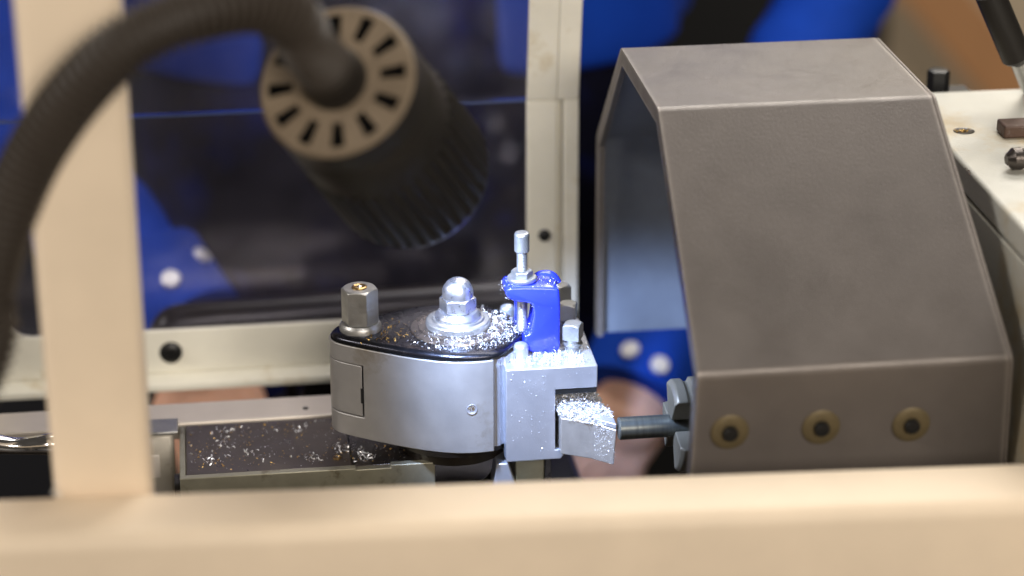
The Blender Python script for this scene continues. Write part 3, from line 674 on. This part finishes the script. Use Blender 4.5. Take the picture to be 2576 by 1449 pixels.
# left post with the rounded inner corner
xl = P(25, 840, y=YS).x
poly = [(X0-.07, zb2), (X0-.0003, zb2), (X0-.0003, zb1)]
rad = .012; c0 = (xl+rad, zb1+rad)
poly = [(X0-.07, zb2+.0001), (X0-.0003, zb2+.0001), (X0-.0003, zb1)] if xl < X0 else [(X0-.07, zb2), (X0-.0003, zb2), (X0-.0003, zb1)]
bm = B(); box(bm, xl-.04, xl, YS-.0019, YS+.0019, zb1+.0003, zf); obj('left_post', bm, 'cream_dirty', sd, bevel=.0006)
fill = [(xl+.0001, zb1+.0003)]+[(xl+rad-rad*math.cos(R(t)), zb1+.0003+rad-rad*math.sin(R(t))) for t in (0, 15, 30, 45, 60, 75, 90)][::-1]
obj('corner_fillet', prism(B(), fill, YS-.0018, YS+.0018, 'y'), 'cream_dirty', sd)
obj('bar_end', box(B(), X0-.06, X0-.0003, YS-.002, YS+.002, zb2, zb1), 'cream_dirty', sd)
obj('window_pane', box(B(), xl-.03, X1+.006, YS+.0025, YS+.0055, zb1-.008, zf-.0005), 'polycarbonate', sd)
obj('upper_pane', leaned(B(), xl-.03, X1+.006, YS+.0025, YS+.0055), 'polycarbonate', sd)
# the polished fold line of the sheet
obj('pane_edge', box(B(), xl-.03, X1-.0005, YS+.0008, YS+.0022, zf-.0010, zf-.0002), 'pane_fold', sd)
for u, v, r_ in ((1370, 593, .0040), (430, 888, .0072)):
    p = P(u, v, y=YS-.003)
    s_ = obj('button_screw', lathe(B(), [(r_, .0001), (r_*.96, .0014), (r_*.7, .0026), (r_*.42, .0029), (r_*.40, .0014)], (p.x, YS-.002, p.z), (0, -1, 0), 28), 'black_screw', sd)
for x in (-.10, .02): obj('support_leg', box(B(), x-.012, x+.012, YS+.0022, YS+.008, -.285, zb1-.009), 'black_screw', sd)
# black rounded hose behind the pane
h1, h2 = P(425, 812, y=.215), P(1330, 745, y=.215)
hb = thing('black_hose', (-.05, .215, -.285), 'glossy black rounded cable duct lying behind the clear shield', 'duct')
obj('duct', tube(B(), catmull([h1+Vector((-.004, 0, -.022)), h1+Vector((.0, 0, -.006)), h1+Vector((.012, 0, .0)), h1.lerp(h2, .3), h1.lerp(h2, .7), h2], 6), .0125, 20), 'oily_black', hb)
obj('duct_support', box(B(), -.07, -.05, .208, .222, -.285, h1.lerp(h2, .55).z-.005), 'black_screw', hb)

# ================================================================== foreground guard frame
YP = -.205
fg = thing('guard_frame', (-.21, YP-.02, -.285), 'blurred cream square-tube guard frame with post and rail in the foreground', 'guard frame')
px0, px1 = P(134, 1234, y=YP).x, P(383, 1234, y=YP).x
zr = P(1288, 1215, y=YP-.003).z
# rail: top back edge follows the picture, slightly out of level
ya, yb_ = YP-.004, YP-.046
zl, zrr = P(0, 1252, y=ya).z, P(2576, 1162, y=ya).z
def rail(bm, xa, xb):
    sl = (zrr-zl)/(P(2576, 1162, y=ya).x-P(0, 1262, y=ya).x); x_l = P(0, 1262, y=ya).x
    pro = [(ya, -.055)]+[(ya-.002, -.002), (ya-.0045, 0), ]+[(yb_+.008-.008*math.sin(R(t)), -.008+.008*math.cos(R(t))) for t in (0, 22, 45, 67, 90)]+[(yb_, -.055)]
    pro = [(ya, -.055), (ya, -.003), (ya-.001, -.0008), (ya-.003, 0)]+[(yb_+.009-.009*math.sin(R(t)), -.009+.009*math.cos(R(t))) for t in (0, 18, 36, 54, 72, 90)]+[(yb_, -.055)]
    A = []
    for x in (xa, xb):
        z0 = zl+(x-x_l)*sl; A.append([bm.verts.new((x, y, z0+dz)) for y, dz in pro])
    n = len(pro)
    for k in range(n): bm.faces.new((A[0][k], A[0][(k+1) % n], A[1][(k+1) % n], A[1][k]))
    bm.faces.new(A[0][::-1]); bm.faces.new(A[1]); return bm
obj('rail', rail(B(), -.45, .45), 'cream', fg, ang=50)
obj('post', prism(B(), rounded(px0, px1, YP-.001, YP+.038, .0055), -.04, .42), 'cream', fg, ang=50)
for x in (-.43, .43): obj('leg', prism(B(), rounded(x-.02, x+.02, yb_+.001, ya-.001, .005), -.285, -.03), 'cream', fg, ang=50)
s0 = P(146, 1238, y=YP-.0015)
obj('sealant_blob', grit(B(), [(s0.x+random.gauss(0, .001), YP-.0015, s0.z+random.gauss(0, .003)) for _ in range(10)], (.001, .0025)), 'sealant', fg)

# ================================================================== gooseneck lamp
lp = thing('gooseneck_lamp', (-.40, -.30, -.285), 'black gooseneck work lamp with slotted ribbed head, aimed at the tool', 'lamp')
c1, c2 = P(846, 203, d=1.10), P(1041, 442, d=1.21)
ax = (c2-c1).normalized(); Lh = (c2-c1).length; R1, R2 = .0376, .0398
fa, fb, _ = frame_of(ax)
def ring(bm, r, h, seg, mod=None):
    return [bm.verts.new(c1+ax*h+(fa*math.cos(2*math.pi*k/seg)+fb*math.sin(2*math.pi*k/seg))*(mod(k, r) if mod else r)) for k in range(seg)]
# cap face with twelve real vent slots
SEG = 120; bm = B()
rr = [.0105, .0210, .0330, R1-.0016, R1-.0003]; hh = [0, 0, 0, 0, .0016]
rg = [ring(bm, r, h, SEG) for r, h in zip(rr, hh)]
for i in range(len(rg)-1):
    for k in range(SEG):
        j = (k+1) % SEG
        if i == 1 and k % 10 in (3, 4, 5, 6): continue
        bm.faces.new((rg[i][k], rg[i][j], rg[i+1][j], rg[i+1][k]))
head = obj('head_cap', bm, 'lit_cap_plastic', lp, ang=35)
for s_ in range(12):
    bm = B(); ks = [s_*10+3+q_ for q_ in range(5)]
    pt = lambda k, r: c1+ax*.0002+(fa*math.cos(2*math.pi*k/SEG)+fb*math.sin(2*math.pi*k/SEG))*r
    loop = [bm.verts.new(pt(k, .0210)) for k in ks]+[bm.verts.new(pt(k, .0330)) for k in ks[::-1]]
    low = [bm.verts.new(v.co+ax*.0056) for v in loop]; nl = len(loop)
    for q_ in range(nl): bm.faces.new((loop[q_], loop[(q_+1) % nl], low[(q_+1) % nl], low[q_]))
    bm.faces.new(low)
    obj('vent_slot', bm, 'black_void', head)
bm = B(); rs = [ring(bm, R1, .0018, SEG), ring(bm, R1, .0181, SEG)]
for k in range(SEG): bm.faces.new((rs[0][k], rs[0][(k+1) % SEG], rs[1][(k+1) % SEG], rs[1][k]))
obj('cap_side', bm, 'black_plastic', head)
obj('slot_backing', lathe(B(), [(.02, .0061), (.034, .0061)], c1, ax, 48, closed=False), 'black_void', head)
# smooth band, then ribbed shade, hollow
bm = B(); SEG = 144
prof = [(R1*.995, .0183), (R1+.0004, .020), (R1+.0006, Lh*.42)]
rs = [ring(bm, r, h, SEG) for r, h in prof]
for i in range(len(rs)-1):
    for k in range(SEG): bm.faces.new((rs[i][k], rs[i][(k+1) % SEG], rs[i+1][(k+1) % SEG], rs[i+1][k]))
obj('head_band', bm, 'black_plastic', lp, ang=35)
bm = B(); rib = lambda k, r: r+(.0015 if k % 4 in (0, 1) else -.0012)
pf = [(R1+.0003, Lh*.42+.0002, 0), (R1+.0006, Lh*.45, 1), (R2-.0002, Lh*.93, 1), (R2, Lh*.97, 0), (R2-.001, Lh, 0), (R2-.004, Lh, 0), (R2-.005, Lh*.6, 0), (R1-.006, Lh*.45, 0), (.014, Lh*.40, 0)]
rs = [ring(bm, r, h, SEG, rib if m_ else None) for r, h, m_ in pf]
for i in range(len(rs)-1):
    for k in range(SEG): bm.faces.new((rs[i][k], rs[i][(k+1) % SEG], rs[i+1][(k+1) % SEG], rs[i+1][k]))
bm.faces.new(rs[-1])
obj('ribbed_shade', bm, 'black_plastic', lp, ang=30)
# bulb, and its light
m = bpy.data.materials.new('bulb_glow'); m.use_nodes = True; MATS['bulb_glow'] = m
e = m.node_tree.nodes['Principled BSDF']; e.inputs['Emission Color'].default_value = (.75, .85, 1, 1); e.inputs['Emission Strength'].default_value = 6
obj('bulb', lathe(B(), [(.013, Lh*.42), (.024, Lh*.62), (.024, Lh*.64), (.004, Lh*.645)], c1, ax, 32), 'bulb_glow', lp)
sl_ = bpy.data.lights.new('lamp_beam', 'SPOT'); sl_.energy = 15.5; sl_.color = (.45, .61, 1.0); sl_.spot_size = R(54); sl_.spot_blend = .7; sl_.shadow_soft_size = .016
so = bpy.data.objects.new('lamp_beam', sl_); COL.objects.link(so)
so.matrix_world = Matrix.Translation(c1+ax*(Lh*.70)) @ (P(1400, 930, y=-.02)-(c1+ax*(Lh*.70))).to_track_quat('-Z', 'Y').to_matrix().to_4x4()
# gooseneck with its wound rings
path = [c1+ax*.004, c1-ax*.02, c1-ax*.042]
for (u, v), d in zip(((735, 45), (650, 10), (550, 18), (450, 48), (345, 95), (262, 158), (172, 256), (92, 375), (38, 490), (-5, 610), (-35, 740), (-60, 950)), (1.050, 1.036, 1.026, 1.02, 1.018, 1.020, 1.027, 1.038, 1.045, 1.05, 1.055, 1.06)):
    path.append(P(u, v, d=d))
path += [Vector((-.34, -.30, -.05)), Vector((-.385, -.302, -.17)), Vector((-.40, -.30, -.26))]
cp = catmull(path, 14)
# resample evenly
pts = [cp[0]]; acc = 0; step = .0011
for a, b in zip(cp, cp[1:]):
    sg = (b-a).length; t = step-acc
    while t <= sg: pts.append(a.lerp(b, t/sg)); t += step
    acc = (acc+sg) % step
npt = len(pts)
obj('gooseneck', tube(B(), pts, lambda t: .0121+(.0010 if int(round(t*(npt-1))) % 4 < 2 else -.0018), 28), 'neck_plastic', lp, ang=30)
obj('neck_boot', lathe(B(), [(.0150, -.0005), (.0148, -.006), (.0132, -.010), (.0128, -.018), (.0116, -.022), (.0108, -.023)][::-1], c1, ax, 40), 'black_plastic', lp)
obj('lamp_base', lathe(B(), [(.03, -.2848), (.03, -.27), (.016, -.262), (.013, -.25)], (-.40, -.30, 0), seg=32), 'black_plastic', lp)

# ================================================================== machine operator
pe = thing('person', (.04, .58, -1.1), 'person in open blue work jacket and dark clothes working the lathe', 'person')
def capsule(bm, a, b, ra, rb, seg=14, n=5):
    a, b = Vector(a), Vector(b); w = (b-a).normalized(); pr_ = []
    ln = (b-a).length
    for k in range(n+1): t = -90+90*k/n; pr_.append((max(.0003, ra*math.cos(R(t))), ra*math.sin(R(t))))
    for k in range(n+1): t = 90*k/n; pr_.append((max(.0003, rb*math.cos(R(t))), ln+rb*math.sin(R(t))))
    lathe(bm, pr_, a, w, seg)
bm = B()
PX = P(1042, 200, y=.5).x; hipz, shz = -.18, .32
wl = P(490, 880, y=.30); wr = P(1580, 1050, y=.31)          # wrists
hl = P(535, 1010, y=.285); hr_ = P(1500, 1150, y=.30)        # hands
el = P(40, 330, y=.45); er = P(2120, -60, y=.60)           # elbows
sl3, sr3 = Vector((PX-.205, .62, shz)), Vector((PX+.205, .64, shz))
capsule(bm, (PX, .64, -.10), (PX, .64, .22), .13, .125, 24); capsule(bm, (PX-.075, .64, .22), (PX+.075, .64, .22), .11, .11, 20)
capsule(bm, (PX, .64, .24), sl3, .09, .06); capsule(bm, (PX, .64, .24), sr3, .09, .06)
capsule(bm, (PX, .64, .3), (PX, .62, .44), .062, .058)
capsule(bm, (PX, .60, .52), (PX, .615, .56), .076, .088, 20)   # head
capsule(bm, (PX, .525, .515), (PX, .517, .50), .010, .013); capsule(bm, (PX, .56, .455), (PX, .575, .47), .035, .045)
for s in (-1, 1): capsule(bm, (PX+s*.09, .62, .50), (PX+s*.093, .625, .53), .012, .016)
for hx_, s in ((PX-.09, -1), (PX+.09, 1)):
    capsule(bm, (hx_, .64, -.14), (hx_+s*.02, .62, -.58), .09, .06, 18); capsule(bm, (hx_+s*.02, .62, -.58), (hx_+s*.025, .66, -1.02), .058, .042)
    capsule(bm, (hx_+s*.025, .66, -1.06), (hx_+s*.035, .52, -1.07), .035, .028)
for sh_, e_, w3, h_ in ((sl3, el, wl, hl), (sr3, er, wr, hr_)):
    capsule(bm, sh_, e_, .044, .036); capsule(bm, e_, w3, .036, .028)
    d = (h_-w3).normalized(); side = d.cross(Vector((0, -1, 0))).normalized(); nrm = side.cross(d).normalized()
    if nrm.y > 0: nrm = -nrm
    # palm
    kn = w3+d*.085
    for t in (-.026, -.009, .009, .026): capsule(bm, w3+side*t*.7, kn+side*t, .015, .0125, 12)
    # four curled fingers
    for i, t in enumerate((-.030, -.010, .010, .029)):
        L0 = (.040, .045, .042, .033)[i]; p0 = kn+side*t
        p1 = p0+(d*.75-nrm*.66).normalized()*L0; p2 = p1+(d*.05-nrm*1.0).normalized()*L0*.62; p3 = p2+(-d*.75-nrm*.6).normalized()*L0*.5
        capsule(bm, p0, p1, .0105, .0092, 10, 4); capsule(bm, p1, p2, .0092, .0085, 10, 4); capsule(bm, p2, p3, .0085, .0074, 10, 4)
    sd_ = 1 if h_ is hl else -1
    tb = w3+d*.03+side*.026*sd_; t1 = tb+(d*.6+side*.8*sd_-nrm*.35).normalized()*.038; t2 = t1+(d*.9+side*.15*sd_-nrm*.6).normalized()*.03
    capsule(bm, tb, t1, .0135, .0112, 10, 4); capsule(bm, t1, t2, .0112, .0085, 10, 4)
body_o = obj('body', bm, 'skin', pe)
rm = body_o.modifiers.new('r', 'REMESH'); rm.mode = 'VOXEL'; rm.voxel_size = .0035; rm.use_smooth_shade = True
sm = body_o.modifiers.new('s', 'SMOOTH'); sm.factor = .5; sm.iterations = 4
def cloth(name, bm, material, voxel=.008, it=6, fold=.010, fs=.06):
    o = obj(name, bm, material, pe)
    r_ = o.modifiers.new('r', 'REMESH'); r_.mode = 'VOXEL'; r_.voxel_size = voxel; r_.use_smooth_shade = True
    tx = bpy.data.textures.new(name+'_folds', 'CLOUDS'); tx.noise_scale = fs; tx.noise_depth = 2
    dm = o.modifiers.new('d', 'DISPLACE'); dm.texture = tx; dm.strength = fold; dm.mid_level = .4
    s_ = o.modifiers.new('s', 'SMOOTH'); s_.factor = .5; s_.iterations = it; return o
bm = B(); capsule(bm, (PX, .64, -.13), (PX, .64, .24), .150, .140, 24)
for s in (-1, 1): capsule(bm, (PX+s*.075, .64, -.13), (PX+s*.06, .64, .25), .135, .125, 24)
cloth('shirt', bm, 'shirt_black')
bm = B()
for hx_, s in ((PX-.09, -1), (PX+.09, 1)):
    capsule(bm, (hx_, .64, -.16), (hx_+s*.02, .62, -.58), .108, .08, 18); capsule(bm, (hx_+s*.02, .62, -.58), (hx_+s*.025, .655, -1.0), .08, .07)
capsule(bm, (PX-.065, .64, -.14), (PX+.065, .64, -.14), .135, .135, 20)
cloth('trousers', bm, 'trousers_navy')
for s, hx_ in ((-1, PX-.09), (1, PX+.09)):
    bm = B(); capsule(bm, (hx_+s*.026, .66, -1.055), (hx_+s*.036, .52, -1.062), .043, .036)
    cloth('shoe', bm, 'black_screw', .006, 3, .001)
# jacket: open front, hem at belt height, two sleeves
bm = B(); rows = []
zh_l, zh_r = P(520, 262, y=.47).z, P(1500, 205, y=.47).z
NA = 40
xa, xb_ = P(640, 200, y=.485).x, P(1250, 150, y=.485).x      # where the jacket stands open
ccx = PX
for zi in range(14):
    f = zi/13; row = []
    for k in range(NA+1):
        t = k/NA                                            # from one opening edge round the back to the other
        a0, a1 = R(-90-30), R(-90-360+15)
        an = a0+(a1-a0)*t
        rx = .236+.010*math.sin(an*7+f*2)+.004*math.sin(an*13); ry = .168+.010*math.sin(an*6+1+f*3)
        z0 = zh_l if math.cos(an) < 0 else zh_r
        zt = .36
        x = ccx+rx*math.cos(an)*(1-.12*f); y = .645+ry*math.sin(an)*(1-.15*f)
        row.append(bm.verts.new((x, y, z0+(zt-z0)*f)))
    rows.append(row)
for i in range(13):
    for k in range(NA): bm.faces.new((rows[i][k], rows[i][k+1], rows[i+1][k+1], rows[i+1][k]))
jk = obj('jacket', bm, 'jacket_blue', pe, solid=.005, sub=1)
for nm, sh_, e_, w3, h_ in (('l', sl3, el, wl, hl), ('r', sr3, er, wr, hr_)):
    bm = B(); d = (w3-e_).normalized(); end = w3-d*.012
    capsule(bm, sh_, e_, .070, .046, 20); capsule(bm, e_, e_.lerp(end, .8), .044, .044, 20)
    sv = obj('sleeve', bm, 'jacket_blue', jk)
    r_ = sv.modifiers.new('r', 'REMESH'); r_.mode = 'VOXEL'; r_.voxel_size = .006; r_.use_smooth_shade = True
    tx = bpy.data.textures.new('sleeve_folds', 'CLOUDS'); tx.noise_scale = .05; dm = sv.modifiers.new('d', 'DISPLACE'); dm.texture = tx; dm.strength = .012; dm.mid_level = .5
    s_ = sv.modifiers.new('s', 'SMOOTH'); s_.iterations = 5
    cuff = obj('cuff', tube(B(), [e_.lerp(end, .74), e_.lerp(end, .80), e_.lerp(end, .9), end], lambda t: .052-.006*t, 28, cap=True), 'jacket_blue', jk)
    spots = ((430, 700), (510, 640)) if nm == 'l' else ((1585, 880), (1660, 918))
    for u, v in spots:
        # on the surface of cuff or sleeve facing the camera
        kdir = (P(u, v, d=2)-CAM).normalized(); best = None
        for k in range(400):
            pnt = CAM+kdir*(1.45+k*.0008); tt = max(0, min(1, (pnt-e_).dot(end-e_)/(end-e_).length_squared)); rr_ = .0535-.006*max(0, (tt-.74)/.26)
            if (pnt-e_.lerp(end, tt)).length < rr_: best = pnt; break
        if best is not None:
            nv = (best-e_.lerp(end, tt)).normalized()
            obj('snap_button', lathe(B(), [(.0066, -.002), (.0066, .0008), (.0056, .0016), (.003, .0014), (.001, .0018)], best, nv, 24), 'snap_metal', jk)
hw = obj('hair', lathe(B(), [(.095, 0), (.094, .03), (.075, .062), (.04, .085), (.002, .092)], (PX, .635, .555), (0, .25, 1), 24), 'shirt_black', pe)

# hand wheel the left hand rests on
whl = thing('carriage_handwheel', (hl.x+.03, hl.y+.03, -.285), 'black handwheel gripped by the hand below the shield', 'handwheel')
ctrw = hl+Vector((.055, .028, -.030))
ringp = [ctrw+Vector((math.cos(2*math.pi*k/40)*.052, 0, math.sin(2*math.pi*k/40)*.052)) for k in range(41)]
obj('rim', tube(B(), ringp, .0085, 14), 'black_plastic', whl)
obj('hub', lathe(B(), [(.016, -.012), (.018, .0), (.016, .012)], ctrw, (0, 1, 0), 24), 'black_plastic', whl)
for k in range(3):
    a = R(90+120*k); obj('spoke', tube(B(), [ctrw, ctrw+Vector((math.cos(a)*.05, 0, math.sin(a)*.05))], .005, 10), 'black_plastic', whl)
obj('wheel_support', box(B(), ctrw.x-.012, ctrw.x+.012, .21, ctrw.y-.013, -.2848, ctrw.z+.012), 'black_screw', whl)

# ================================================================== background
x_d = P(2238, 60, y=1.5).x
cb = thing('tool_cabinet', (x_d-.6, 1.7, -1.1), 'blurred black tool cabinet far behind the person', 'cabinet')
obj('carcass', box(B(), x_d-1.2, x_d, 1.5, 2.0, -1.1, .9), 'black_screw', cb, bevel=.01)
for k in range(3):
    for z in (-.9, -.5, -.1, .3): obj('drawer', box(B(), x_d-1.18+k*.39, x_d-.82+k*.39, 1.485, 1.499, z, z+.36), 'cabinet_dark' if k < 1 else 'black_screw', cb, bevel=.004)
# leaning boards beside the cabinet
def board(u0, v0, u1, v1, y, w, label, m_):
    a_, b_ = P(u0, v0, y=y), P(u1, v1, y=y); d = (b_-a_).normalized(); n_ = Vector((d.z, 0, -d.x)); lo = a_+d*((-1.1-a_.z)/d.z); hi = a_+d*((.5-a_.z)/d.z)
    bm = B(); vs = [bm.verts.new(p+Vector((0, dy, 0))) for dy in (0, .025) for p in (lo-n_*w, lo+n_*w, hi+n_*w, hi-n_*w)]
    for f in ((0, 1, 2, 3), (7, 6, 5, 4), (0, 4, 5, 1), (1, 5, 6, 2), (2, 6, 7, 3), (3, 7, 4, 0)): bm.faces.new([vs[i] for i in f])
    tag(obj('wooden_board', bm, m_, bevel=.003), label, 'board')
board(2400, 40, 2540, 210, 2.2, .045, 'orange-brown wooden board leaning diagonally behind the headstock', 'wood')
